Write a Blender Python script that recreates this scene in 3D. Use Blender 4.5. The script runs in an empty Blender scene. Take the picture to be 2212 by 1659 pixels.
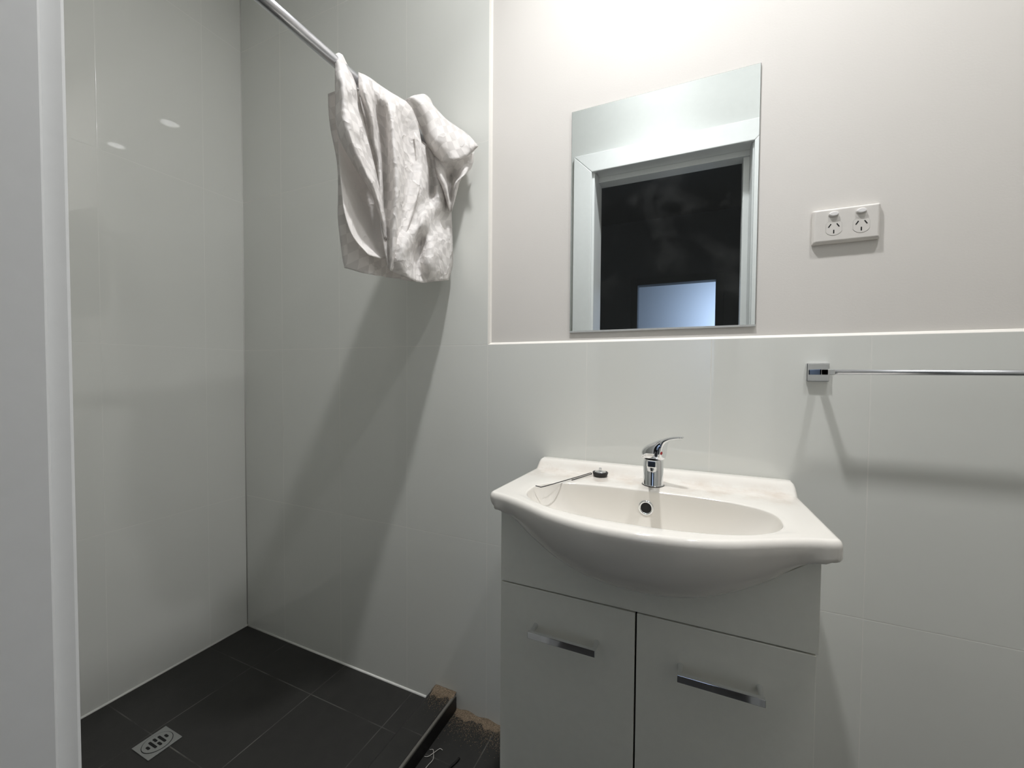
import bpy, bmesh, math, random
from mathutils import Vector, Matrix
random.seed(7)
S = bpy.context.scene
C = S.collection
R = math.radians

# ------------------------------------------------------------------ camera, world, lights, exposure
cam_data = bpy.data.cameras.new('camera')
cam_data.sensor_width = 36.0
cam_data.lens = 882.13 * 36.0 / 2212.0
cam_data.clip_start = 0.01
cam = bpy.data.objects.new('camera', cam_data)
C.objects.link(cam)
CR = Vector((0.91173, 0.41078, 0.0067)); CF = Vector((-0.41050, 0.91142, -0.0282))
CF.normalize(); CR = (CR - CR.dot(CF) * CF).normalized(); CU = CR.cross(CF)
mw = Matrix.Identity(4)
for i in range(3):
    mw[i][0] = CR[i]; mw[i][1] = CU[i]; mw[i][2] = -CF[i]
mw.translation = Vector((0.5678, -1.0834, 1.0673))
cam.matrix_world = mw
S.camera = cam

S.view_settings.view_transform = 'Standard'
S.view_settings.look = 'None'
S.view_settings.gamma = 1.0
S.view_settings.use_curve_mapping = False
S.view_settings.exposure = 0.17

world = bpy.data.worlds.new('night'); S.world = world
world.use_nodes = True
world.node_tree.nodes['Background'].inputs[0].default_value = (0.5, 0.65, 1, 1)
world.node_tree.nodes['Background'].inputs[1].default_value = 0.003

CEIL = 2.70
XL, XR, YD = -1.13, 1.95, -0.937      # shower wall, far right wall, door wall
TOP = 1.15                            # top of the half-height tiling
DOOR_L, DOOR_R, DOOR_H = 0.095, 0.771, 2.07
LAMPS = ((0.37, -0.485), (1.04, -0.48))
LAMP_E = (385.0, 265.0)                 # diffuser strength: the lamp nearer the shower is the brighter one
LAMP_BEAM = (3.5, 0.9)                  # and the narrower beam each throws down
LAMP_COL = (0.985, 0.985, 1.0)

# far room: dusk daylight on the wall beyond the second doorway
dl = bpy.data.lights.new('dusk_light', 'AREA'); dl.size = 1.2; dl.energy = 25; dl.color = (0.56, 0.71, 1.0)
do = bpy.data.objects.new('dusk_light', dl); C.objects.link(do)
do.location = (1.3, -4.35, 1.6); do.rotation_euler = (R(90), 0, R(150))

# ------------------------------------------------------------------ helpers
def tag(o, label=None, cat=None, group=None, kind=None):
    if label: o['label'] = label
    if cat: o['category'] = cat
    if group: o['group'] = group
    if kind: o['kind'] = kind
    return o

def empty(name, loc=(0, 0, 0), label=None, cat=None, group=None, kind=None):
    o = bpy.data.objects.new(name, None); C.objects.link(o)
    o.empty_display_size = 0.05; o.location = loc
    return tag(o, label, cat, group, kind)

def link_mesh(name, me, mat, parent=None, smooth=False):
    o = bpy.data.objects.new(name, me); C.objects.link(o)
    if mat is not None: me.materials.append(mat)
    if smooth:
        for p in me.polygons: p.use_smooth = True
    if parent is not None:
        o.parent = parent
        o.matrix_parent_inverse = Matrix.Identity(4)
        o.location = -Vector(parent_world(parent))
    return o

def parent_world(p):
    v = Vector(p.location)
    while p.parent is not None:
        p = p.parent; v = v + Vector(p.location)
    return v

def obj(name, bm, mat, parent=None, smooth=False, bevel=0, seg=2, angle=35):
    """bm is in world coordinates; one mesh object"""
    me = bpy.data.meshes.new(name)
    bmesh.ops.recalc_face_normals(bm, faces=bm.faces[:])
    bm.to_mesh(me); bm.free()
    o = link_mesh(name, me, mat, parent, smooth)
    if bevel:
        m = o.modifiers.new('bevel', 'BEVEL'); m.width = bevel; m.segments = seg
        m.limit_method = 'ANGLE'; m.angle_limit = R(angle)
    return o

def struct(name, bm, mat, parent=None, **k):
    o = obj(name, bm, mat, parent, **k)
    if parent is None: o['kind'] = 'structure'
    return o

def BM(): return bmesh.new()

def box(bm, x0, x1, y0, y1, z0, z1):
    vs = [bm.verts.new((x, y, z)) for x in (x0, x1) for y in (y0, y1) for z in (z0, z1)]
    for f in ((0, 1, 3, 2), (4, 6, 7, 5), (0, 4, 5, 1), (2, 3, 7, 6), (0, 2, 6, 4), (1, 5, 7, 3)):
        bm.faces.new([vs[i] for i in f])
    return bm

def frame_for(d):
    d = Vector(d).normalized()
    a = Vector((0, 0, 1)) if abs(d.z) < 0.9 else Vector((1, 0, 0))
    u = d.cross(a).normalized(); v = u.cross(d).normalized()
    return d, u, v

def loft(bm, rings, cap0=True, cap1=True, closed=True):
    rr = [[bm.verts.new(p) for p in r] for r in rings]
    n = len(rr[0])
    for a, b in zip(rr, rr[1:]):
        for i in range(n if closed else n - 1):
            j = (i + 1) % n
            bm.faces.new((a[i], a[j], b[j], b[i]))
    if closed and cap0: bm.faces.new(rr[0][::-1])
    if closed and cap1: bm.faces.new(rr[-1])
    return rr

def tube(bm, pts, r, n=16, caps=True):
    pts = [Vector(p) for p in pts]
    rs = r if isinstance(r, (list, tuple)) else [r] * len(pts)
    rings = []; up = None
    for i, p in enumerate(pts):
        d = (pts[min(i + 1, len(pts) - 1)] - pts[max(i - 1, 0)]).normalized()
        if up is None: _, u, v = frame_for(d)
        else:
            u = (up - up.dot(d) * d).normalized(); v = u.cross(d)
        up = u
        rings.append([p + rs[i] * (math.cos(t) * u + math.sin(t) * v) for t in [2 * math.pi * k / n for k in range(n)]])
    loft(bm, rings, caps, caps)
    return bm

def lathe(bm, c, axis, prof, n=40, cap0=True, cap1=True):
    """prof: (distance along axis, radius)"""
    d, u, v = frame_for(axis); c = Vector(c)
    rings = [[c + a * d + r * (math.cos(t) * u + math.sin(t) * v) for t in [2 * math.pi * k / n for k in range(n)]] for a, r in prof]
    loft(bm, rings, cap0, cap1)
    return bm

def extrude_poly(bm, pts, vec):
    a = [Vector(p) for p in pts]; b = [p + Vector(vec) for p in a]
    loft(bm, [a, b]); return bm

def smooth_table(tab, u):
    """monotone-ish cubic through (u, value) pairs"""
    if u <= tab[0][0]: return tab[0][1]
    for i in range(len(tab) - 1):
        if u <= tab[i + 1][0]:
            p1, p2 = tab[i], tab[i + 1]
            p0 = tab[i - 1] if i else (2 * p1[0] - p2[0], p2[1] if p1[0] == 0 else p1[1])
            p3 = tab[i + 2] if i + 2 < len(tab) else p2
            t = (u - p1[0]) / (p2[0] - p1[0])
            m1 = (p2[1] - p0[1]) / (p2[0] - p0[0]) * (p2[0] - p1[0]) if p2[0] != p0[0] else 0
            m2 = (p3[1] - p1[1]) / (p3[0] - p1[0]) * (p2[0] - p1[0]) if p3[0] != p1[0] else 0
            return ((2*t**3 - 3*t*t + 1) * p1[1] + (t**3 - 2*t*t + t) * m1 + (-2*t**3 + 3*t*t) * p2[1] + (t**3 - t*t) * m2)
    return tab[-1][1]

def sst(t):
    t = max(0.0, min(1.0, t)); return t * t * (3 - 2 * t)

# ------------------------------------------------------------------ materials
class NT:
    def __init__(s, name):
        s.m = bpy.data.materials.new(name); s.m.use_nodes = True
        s.t = s.m.node_tree; s.b = s.t.nodes['Principled BSDF']
    def n(s, kind, **props):
        x = s.t.nodes.new(kind)
        for k, v in props.items(): setattr(x, k, v)
        return x
    def l(s, a, b): s.t.links.new(a, b)
    def math(s, op, a, b=None, c=None):
        x = s.n('ShaderNodeMath', operation=op)
        for i, v in enumerate((a, b, c)):
            if v is None: continue
            if isinstance(v, (int, float)): x.inputs[i].default_value = v
            else: s.l(v, x.inputs[i])
        return x.outputs[0]
    def set(s, **k):
        for a, v in k.items(): s.b.inputs[a.replace('_', ' ')].default_value = v
        return s
    def mix(s, fac, a, b):
        x = s.n('ShaderNodeMix', data_type='RGBA')
        if isinstance(fac, (int, float)): x.inputs[0].default_value = fac
        else: s.l(fac, x.inputs[0])
        for v, i in ((a, 6), (b, 7)):
            if isinstance(v, tuple): x.inputs[i].default_value = v
            else: s.l(v, x.inputs[i])
        return x.outputs[2]
    def pos(s):
        g = s.n('ShaderNodeNewGeometry'); x = s.n('ShaderNodeSeparateXYZ')
        s.l(g.outputs['Position'], x.inputs[0]); return g.outputs['Position'], x.outputs
    def noise(s, vec, scale, detail=3, rough=0.55):
        x = s.n('ShaderNodeTexNoise'); s.l(vec, x.inputs['Vector'])
        x.inputs['Scale'].default_value = scale; x.inputs['Detail'].default_value = detail
        x.inputs['Roughness'].default_value = rough
        return x.outputs['Fac']
    def ramp(s, fac, a, b):
        return s.math('SMOOTH_MIN', 1.0, s.math('MAXIMUM', s.math('DIVIDE', s.math('SUBTRACT', fac, a), b - a), 0.0), 0.0)
    def bump(s, h, strength, dist):
        x = s.n('ShaderNodeBump'); x.inputs['Strength'].default_value = strength; x.inputs['Distance'].default_value = dist
        s.l(h, x.inputs['Height']); s.l(x.outputs[0], s.b.inputs['Normal'])

def rgb(r, g, b):
    f = lambda c: (c / 255 / 12.92) if c / 255 <= 0.04045 else ((c / 255 + 0.055) / 1.055) ** 2.4
    return (f(r), f(g), f(b), 1)

def simple(name, col, rough=0.5, metal=0.0, bump=None, **k):
    s = NT(name); s.set(Base_Color=col, Roughness=rough, Metallic=metal, **k)
    p, _ = s.pos()
    nz = s.noise(p, 60, 3)
    s.l(s.mix(nz, tuple(c * 0.97 for c in col[:3]) + (1,), tuple(min(1, c * 1.03) for c in col[:3]) + (1,)), s.b.inputs['Base Color'])
    if bump: s.bump(s.noise(p, bump[0], 4), bump[1], bump[2])
    return s.m

def line_mask(s, coord, off, step, half, soft=0.0006):
    """1 on a grout line every `step` metres"""
    a = s.math('FRACT', s.math('ADD', s.math('DIVIDE', s.math('SUBTRACT', coord, off), step), 0.5))
    d = s.math('MULTIPLY', s.math('ABSOLUTE', s.math('SUBTRACT', a, 0.5)), step)
    return s.math('SUBTRACT', 1.0, s.math('MINIMUM', 1.0, s.math('MAXIMUM', s.math('DIVIDE', s.math('SUBTRACT', d, half), soft), 0.0)))

def tile_mat(name, axis, off, faint=0.9):
    s = NT(name); p, xyz = s.pos()
    v = line_mask(s, xyz[axis], off, 0.30, 0.0008)
    h = line_mask(s, xyz[2], 0.55, 0.60, 0.0008)
    m = s.math('MAXIMUM', v, h)
    cloud = s.noise(p, 3.0, 4)
    fine = s.noise(p, 420, 2)
    base = s.mix(cloud, TILE_A, TILE_B)
    wear = s.math('MULTIPLY', m, s.math('MULTIPLY', faint, s.math('ADD', 0.1, s.noise(p, 4, 3))))
    s.l(s.mix(wear, base, rgb(240, 238, 232)), s.b.inputs['Base Color'])
    s.l(s.math('ADD', TILE_R, s.math('MULTIPLY', m, 0.5)), s.b.inputs['Roughness'])
    s.set(IOR=1.6)
    hgt = s.math('MULTIPLY', m, -1.0)
    s.bump(hgt, 0.25, 0.0006)
    return s.m

TILE_A, TILE_B, TILE_R = rgb(230, 231, 225), rgb(234, 235, 229), 0.012
M = {}
M['tile_back'] = tile_mat('white_wall_tile_back', 0, 0.0)
M['tile_left'] = tile_mat('white_wall_tile_left', 1, -0.145, 0.25)
s = NT('warm_white_paint'); p, _ = s.pos(); s.set(Roughness=0.55, IOR=1.4)
s.l(s.mix(s.noise(p, 5, 4), rgb(227, 223, 217), rgb(230, 226, 220)), s.b.inputs['Base Color']); s.bump(s.noise(p, 260, 3), 0.12, 0.001); M['paint'] = s.m
s = NT('white_ceiling_paint'); p, _ = s.pos(); s.set(Roughness=0.7)
s.l(s.mix(s.noise(p, 5, 4), rgb(247, 247, 246), rgb(249, 249, 248)), s.b.inputs['Base Color']); s.bump(s.noise(p, 200, 3), 0.1, 0.001); M['ceiling'] = s.m
M['dimmed_cool_paint'] = simple('dimmed_cool_white', rgb(198, 200, 198), 0.55, bump=(260, 0.1, 0.001))  # door wall: same paint, colour darkened to offset the strong light from the downlights
M['gloss_paint'] = simple('white_gloss_trim_paint', rgb(224, 226, 226), 0.32, bump=(90, 0.05, 0.001))
M['silicone'] = simple('white_silicone', rgb(228, 228, 222), 0.4, bump=(120, 0.2, 0.001))
M['grout_bead'] = simple('cream_caulk', rgb(240, 236, 228), 0.5, bump=(120, 0.2, 0.001))

def floor_mat(name, xo, yo):
    s = NT(name); p, xyz = s.pos()
    m = s.math('MAXIMUM', line_mask(s, xyz[0], xo, 0.30, 0.0012), line_mask(s, xyz[1], yo, 0.30, 0.0012))
    patch = s.noise(p, 7, 4)
    m2 = s.math('MULTIPLY', m, s.math('MINIMUM', 1.0, s.math('MAXIMUM', s.math('MULTIPLY', s.math('SUBTRACT', patch, 0.40), 4.0), 0.05)))
    base = s.mix(s.noise(p, 22, 5), rgb(40, 40, 38), rgb(53, 52, 50))
    dust = s.math('GREATER_THAN', s.noise(p, 130, 2), 0.78)
    base = s.mix(s.math('MULTIPLY', dust, 0.35), base, rgb(120, 112, 98))
    s.l(s.mix(m2, base, rgb(100, 99, 94)), s.b.inputs['Base Color'])
    s.set(Roughness=0.55, IOR=1.45)
    s.bump(s.math('ADD', s.math('MULTIPLY', m, -0.6), s.math('MULTIPLY', s.noise(p, 150, 4), 0.4)), 0.35, 0.001)
    return s.m
M['floor_main'] = floor_mat('charcoal_floor_tile', 0.04, -0.166)
M['floor_shower'] = floor_mat('charcoal_shower_tile', -0.574, -0.15)
M['kerb'] = floor_mat('charcoal_kerb_tile', 0.19, -0.166)
M['chrome'] = simple('polished_chrome', (0.80, 0.81, 0.82, 1), 0.07, 1.0)
M['satin'] = simple('brushed_rail_metal', (0.66, 0.67, 0.70, 1), 0.30, 1.0)
M['steel'] = simple('dull_drain_metal', (0.42, 0.43, 0.42, 1), 0.42, 0.8, bump=(200, 0.2, 0.001))
M['black'] = simple('black_recess', rgb(8, 8, 8), 0.7)
M['rubber'] = simple('black_rubber', rgb(22, 21, 21), 0.45, bump=(150, 0.2, 0.001))
M['wire'] = simple('black_coated_wire', rgb(26, 22, 24), 0.35)
M['red'] = simple('red_plastic', rgb(170, 25, 32), 0.3)
M['plastic'] = simple('white_switch_plastic', rgb(226, 222, 216), 0.3)
M['rocker'] = simple('bright_white_plastic', rgb(240, 238, 236), 0.25)
M['cabinet'] = simple('white_melamine', rgb(242, 241, 230), 0.28, bump=(300, 0.03, 0.0005))
M['cab_in'] = simple('dark_cabinet_inside', rgb(60, 58, 54), 0.8)
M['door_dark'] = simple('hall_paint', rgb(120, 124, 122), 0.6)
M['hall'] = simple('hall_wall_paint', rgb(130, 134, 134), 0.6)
M['hallfloor'] = simple('dark_hall_floor', rgb(46, 40, 36), 0.6)
M['far'] = simple('far_room_wall', rgb(200, 202, 204), 0.7)
s = NT('white_basin_ceramic'); p, xyz = s.pos(); s.set(Roughness=0.07, IOR=1.5, Coat_Weight=0.3, Coat_Roughness=0.03)
# faint tan water marks left along the deck behind the bowl
dk = s.math('MULTIPLY', s.math('GREATER_THAN', xyz[2], 0.80), s.math('MULTIPLY', s.ramp(s.math('MULTIPLY', xyz[1], 1.0), -0.165, -0.11), s.math('SUBTRACT', 1.0, s.ramp(xyz[1], -0.06, -0.035))))
st = s.math('MULTIPLY', dk, s.math('MULTIPLY', s.math('MAXIMUM', s.math('SUBTRACT', s.noise(p, 16, 5, 0.65), 0.40), 0.0), 1.6))
s.l(s.mix(st, rgb(234, 230, 222), rgb(192, 168, 146)), s.b.inputs['Base Color']); M['ceramic'] = s.m
s = NT('silvered_mirror'); p, _ = s.pos(); s.set(Metallic=1.0, Roughness=0.0)
s.l(s.mix(s.noise(p, 6, 4), (0.79, 0.83, 0.82, 1), (0.81, 0.85, 0.84, 1)), s.b.inputs['Base Color'])
# thin film of dust and wiped smudges on the glass
df = s.n('ShaderNodeBsdfDiffuse'); df.inputs[0].default_value = rgb(225, 228, 226)
mx = s.n('ShaderNodeMixShader'); sm = s.ramp(s.noise(p, 9, 5, 0.6), 0.50, 0.72)
s.l(s.math('ADD', 0.014, s.math('MULTIPLY', sm, 0.035)), mx.inputs[0])
s.l(s.b.outputs[0], mx.inputs[1]); s.l(df.outputs[0], mx.inputs[2]); s.l(mx.outputs[0], s.t.nodes['Material Output'].inputs[0])
M['mirror'] = s.m
M['glass_edge'] = simple('mirror_edge_glass', rgb(120, 124, 120), 0.15)
s = NT('brown_sand'); p, xyz = s.pos(); s.set(Roughness=0.95)
s.l(s.mix(s.ramp(s.noise(p, 700, 3), 0.40, 0.66), rgb(84, 74, 60), rgb(178, 157, 132)), s.b.inputs['Base Color']); s.bump(s.noise(p, 500, 3), 0.7, 0.002); M['sand'] = s.m
M['grain'] = simple('pale_grit', rgb(190, 178, 160), 0.9)
M['thread'] = simple('white_fibre', rgb(215, 212, 205), 0.8)
# curtain: woven damask squares, from UVs in metres
s = NT('white_damask_cloth'); uv = s.n('ShaderNodeUVMap'); sx = s.n('ShaderNodeSeparateXYZ'); s.l(uv.outputs[0], sx.inputs[0])
def sq(c, k): return s.math('FLOOR', s.math('DIVIDE', c, k))
par = s.math('MODULO', s.math('ABSOLUTE', s.math('ADD', sq(sx.outputs[0], 0.027), sq(sx.outputs[1], 0.0235))), 2.0)
on = s.math('GREATER_THAN', sx.outputs[0], 0.0)
par = s.math('MULTIPLY', par, on)
rib = s.n('ShaderNodeTexWave'); s.l(uv.outputs[0], rib.inputs['Vector']); rib.inputs['Scale'].default_value = 95; rib.inputs['Distortion'].default_value = 0.2
s.l(s.mix(par, rgb(253, 250, 247), rgb(233, 230, 227)), s.b.inputs['Base Color'])
s.l(s.math('SUBTRACT', 0.72, s.math('MULTIPLY', par, 0.2)), s.b.inputs['Roughness'])
p, _ = s.pos()
s.bump(s.math('ADD', s.math('MULTIPLY', s.math('POWER', s.math('ABSOLUTE', s.math('MULTIPLY', s.math('SUBTRACT', s.noise(p, 13, 3), 0.5), 3.0)), 0.7), -1.6), s.math('MULTIPLY', s.math('MULTIPLY', rib.outputs['Fac'], s.math('SUBTRACT', on, par)), 0.05)), 0.5, 0.006)
s.set(Sheen_Weight=0.15)
tr = s.n('ShaderNodeBsdfTranslucent'); tr.inputs[0].default_value = rgb(252, 249, 246)
mx = s.n('ShaderNodeMixShader'); mx.inputs[0].default_value = 0.33
s.l(s.b.outputs[0], mx.inputs[1]); s.l(tr.outputs[0], mx.inputs[2]); s.l(mx.outputs[0], s.t.nodes['Material Output'].inputs[0])
M['cloth'] = s.m
s = NT('lamp_diffuser'); p, _ = s.pos()
s.set(Base_Color=(0.9, 0.9, 0.9, 1), Emission_Color=LAMP_COL + (1,), Emission_Strength=LAMP_E[0]); M['lamp0'] = s.m
s = NT('lamp_diffuser'); s.set(Base_Color=(0.9, 0.9, 0.9, 1), Emission_Color=LAMP_COL + (1,), Emission_Strength=LAMP_E[1]); M['lamp1'] = s.m

# ------------------------------------------------------------------ room shell
T = 0.10
HX0, HX1, HY = -1.6, 2.6, -3.5        # hallway behind the bathroom
b = BM(); box(b, XL - T, XR + T, 0.008, 0.008 + T, -0.1, CEIL); wb = struct('wall_back', b, M['paint'])
b = BM(); box(b, XL, 0.0, 0.0, 0.008, 0.0, CEIL); box(b, 0.0, XR, 0.0, 0.008, 0.0, TOP)
tb = struct('tiling', b, M['tile_back'], wb); tb['label'] = 'large white wall tiles, half height beside the shower'
b = BM(); box(b, XL - T, XL, YD - 0.10, 0.008, -0.1, CEIL); struct('wall_left', b, M['tile_left'])
b = BM(); box(b, XR, XR + T, YD, 0.008, -0.1, CEIL); struct('wall_right', b, M['paint'])
# door wall: three pieces round the opening (one wall)
b = BM()
y0, y1 = YD - 0.16, YD
box(b, HX0, DOOR_L - 0.02, y0, y1, -0.1, CEIL); box(b, DOOR_R + 0.02, HX1, y0, y1, -0.1, CEIL)
box(b, DOOR_L - 0.02, DOOR_R + 0.02, y0, y1, DOOR_H + 0.02, CEIL)
struct('wall_front', b, M['dimmed_cool_paint'])
b = BM(); box(b, XL - T, XR + T, YD - 0.1, 0.15, CEIL, CEIL + 0.1); struct('ceiling', b, M['ceiling'])
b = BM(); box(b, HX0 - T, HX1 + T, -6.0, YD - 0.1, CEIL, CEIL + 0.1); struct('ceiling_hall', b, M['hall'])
b = BM(); box(b, -0.105, XR, YD - 0.16, 0.0, -0.1, 0.0); struct('floor', b, M['floor_main'])
b = BM(); box(b, XL, -0.105, YD, 0.0, -0.1, 0.0); fs = struct('floor_shower', b, M['floor_shower'])
b = BM(); box(b, HX0, HX1, -6.0, YD - 0.16, -0.1, 0.0); struct('floor_hall', b, M['hallfloor'])
# hallway and the room beyond, seen in the mirror
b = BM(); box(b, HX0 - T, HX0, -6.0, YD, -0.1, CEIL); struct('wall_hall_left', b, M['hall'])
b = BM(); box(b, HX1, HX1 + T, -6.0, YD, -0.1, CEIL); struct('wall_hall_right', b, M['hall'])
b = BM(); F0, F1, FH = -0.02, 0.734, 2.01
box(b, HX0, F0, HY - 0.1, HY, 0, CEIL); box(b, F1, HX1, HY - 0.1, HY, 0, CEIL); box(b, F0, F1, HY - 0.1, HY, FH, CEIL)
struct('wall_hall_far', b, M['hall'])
b = BM(); box(b, HX0, HX1, -4.9, -4.8, 0, CEIL); struct('wall_far_room', b, M['far'])
b = BM()
box(b, F0 - 0.07, F0, HY, HY + 0.018, 0, FH + 0.07); box(b, F1, F1 + 0.07, HY, HY + 0.018, 0, FH + 0.07); box(b, F0, F1, HY, HY + 0.018, FH, FH + 0.07)
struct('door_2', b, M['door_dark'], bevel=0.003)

# bathroom door frame (the photographer stands in it)
fr = empty('door_1', (DOOR_L, YD, 0), kind='structure')
def frame_part(name, boxes, bev=0.002):
    q = BM()
    for a in boxes: box(q, *a)
    return obj(name, q, M['gloss_paint'], fr, bevel=bev)
yb = YD - 0.165
frame_part('jamb', [(DOOR_L - 0.02, DOOR_L, yb, YD, 0, DOOR_H + 0.02)])
frame_part('jamb', [(DOOR_R, DOOR_R + 0.02, yb, YD, 0, DOOR_H + 0.02)])
frame_part('jamb_head', [(DOOR_L, DOOR_R, yb, YD, DOOR_H, DOOR_H + 0.02)])
frame_part('door_stop', [(DOOR_L, DOOR_R, yb, YD - 0.093, DOOR_H - 0.026, DOOR_H), (DOOR_R - 0.026, DOOR_R, yb, YD - 0.103, 0, DOOR_H - 0.026)])
def arch(x0, x1, x2, x3, pts):
    q = BM(); extrude_poly(q, pts, (0, 0.018, 0)); return obj('architrave', q, M['gloss_paint'], fr, bevel=0.003, seg=2)
aL, aR, aT, w_ = 0.0835, 0.776, 2.053, 0.09
arch(0, 0, 0, 0, [(aL, YD, 0), (aL, YD, aT), (aL - w_, YD, aT + w_), (aL - w_, YD, 0)])
arch(0, 0, 0, 0, [(aR, YD, 0), (aR, YD, aT), (aR + w_, YD, aT + w_), (aR + w_, YD, 0)])
arch(0, 0, 0, 0, [(aL, YD, aT), (aR, YD, aT), (aR + w_, YD, aT + w_), (aL - w_, YD, aT + w_)])

# caulk and silicone lines
b = BM(); extrude_poly(b, [(0.0005, 0.0005, TOP), (0.0005, 0.0078, TOP), (0.0005, 0.0078, TOP + 0.006), (0.0005, 0.0045, TOP + 0.0045)], (XR - 0.001, 0, 0))
extrude_poly(b, [(0.0, 0.0005, TOP + 0.0002), (0.0, 0.0078, TOP + 0.0002), (0.0085, 0.0078, TOP + 0.0002), (0.0045, 0.002, TOP + 0.0002)], (0, 0, CEIL - TOP - 0.0002)); struct('trim_1', b, M['grout_bead'])
b = BM(); tube(b, [(XL, 0, 0.0), (XL, 0, CEIL)], 0.0025, 8)
tube(b, [(XL, YD, 0.0), (XL, 0, 0.0)], 0.0048, 8); tube(b, [(XL, 0, 0.0), (-0.222, 0, 0.0)], 0.0048, 8)
struct('trim_2', b, M['silicone'], smooth=True)

# ------------------------------------------------------------------ ceiling downlights (above the frame; reflected in the shower tiles)
def downlight(k, label):
    x, y = LAMPS[k]
    t = empty('downlight', (x, y, CEIL), label, 'ceiling light', 'round downlights in the bathroom ceiling')
    q = BM(); lathe(q, (x, y, CEIL - 0.006), (0, 0, 1), [(0.0055, 0.058), (0.0, 0.056), (0.0, 0.047), (0.004, 0.045)], 40, False, False); obj('trim_ring', q, M['rocker'], t, smooth=True)
    q = BM(); lathe(q, (x, y, CEIL - 0.003), (0, 0, 1), [(0, 0.045), (0.002, 0.045)], 40); obj('diffuser', q, M['lamp%d' % k], t)
    al = bpy.data.lights.new('lamp_beam', 'AREA'); al.shape = 'DISK'; al.size = 0.085; al.energy = LAMP_BEAM[k]; al.color = LAMP_COL; al.spread = R(95)
    ao = bpy.data.objects.new('lamp_beam', al); C.objects.link(ao); ao.location = (x, y, CEIL - 0.012)
    return t
downlight(0, 'round white ceiling downlight nearer the shower')
downlight(1, 'round white ceiling downlight nearer the towel rail end')

# ------------------------------------------------------------------ shower kerb, drain
kb = empty('shower_kerb', (-0.16, -0.5, 0), 'dark tiled shower kerb running out from the white wall', 'kerb')
b = BM(); extrude_poly(b, [(-0.222, 0.0, 0.0), (-0.190, 0.0, 0.043), (-0.184, 0.0, 0.047), (-0.1135, 0.0, 0.048), (-0.1135, 0.0, 0.0)], (0, YD + 0.001, 0)); 
obj('kerb_tile', b, M['kerb'], kb)
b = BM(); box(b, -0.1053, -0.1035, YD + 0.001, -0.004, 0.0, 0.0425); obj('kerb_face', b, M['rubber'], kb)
b = BM(); box(b, -0.1135, -0.105, YD + 0.001, -0.002, 0.0, 0.049); o = obj('edge_trim', b, simple('grey_edge_trim', rgb(112, 110, 104), 0.45, bump=(90, 0.3, 0.001)), kb, bevel=0.003, seg=3)
o['label'] = 'pale grey rounded edge strip'

dx0, dx1, dy0, dy1 = -0.861, -0.776, -0.500, -0.418
cx, cy = (dx0 + dx1) / 2, (dy0 + dy1) / 2
dr = empty('floor_drain', (cx, cy, 0), 'square metal floor drain grate in the dark shower floor', 'drain')
b = BM(); box(b, dx0, dx1, dy0, dy1, 0.0002, 0.003); obj('drain_plate', b, M['steel'], dr, bevel=0.001)
b = BM(); lathe(b, (cx, cy, 0.003), (0, 0, 1), [(0.0, 0.0355), (0.0004, 0.0355)], 48); obj('seat_gap', b, M['black'], dr)
b = BM(); lathe(b, (cx, cy, 0.003), (0, 0, 1), [(0.0, 0.034), (0.0012, 0.034)], 48); obj('grate', b, M['steel'], dr, bevel=0.0004)
b = BM()
for i, (d, hl) in enumerate(((-0.022, 0.008), (-0.011, 0.019), (0.0, 0.021), (0.011, 0.019), (0.022, 0.008))):
    segs = [(-hl, -0.003), (0.003, hl)] if i == 2 else [(-hl, hl)]
    for a0, a1 in segs:
        # slots run along x, stacked along y
        n = 8; w = 0.0032; pts = []
        for k in range(n + 1):
            t = -math.pi / 2 + math.pi * k / n; pts.append((cx + a1 - w + w * math.cos(t), cy + d + w * math.sin(t), 0.0042))
        for k in range(n + 1):
            t = math.pi / 2 + math.pi * k / n; pts.append((cx + a0 + w + w * math.cos(t), cy + d + w * math.sin(t), 0.0042))
        extrude_poly(b, pts, (0, 0, 0.0003))
obj('slots', b, M['black'], dr)

# ------------------------------------------------------------------ shower rail and curtain
RX, RZ, RR = -0.16, 1.741, 0.0118
rl = empty('shower_rail', (RX, 0, RZ), 'round metal shower curtain rail under the ceiling', 'rail')
b = BM(); tube(b, [(RX, -0.001, RZ), (RX, YD + 0.001, RZ)], RR, 28); obj('pole', b, M['satin'], rl, smooth=True, )
b = BM(); lathe(b, (RX, -0.0005, RZ), (0, -1, 0), [(0, 0.026), (0.006, 0.026), (0.009, 0.022), (0.02, 0.0155), (0.022, 0.013)], 32); obj('wall_flange', b, M['satin'], rl, smooth=True)

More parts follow.
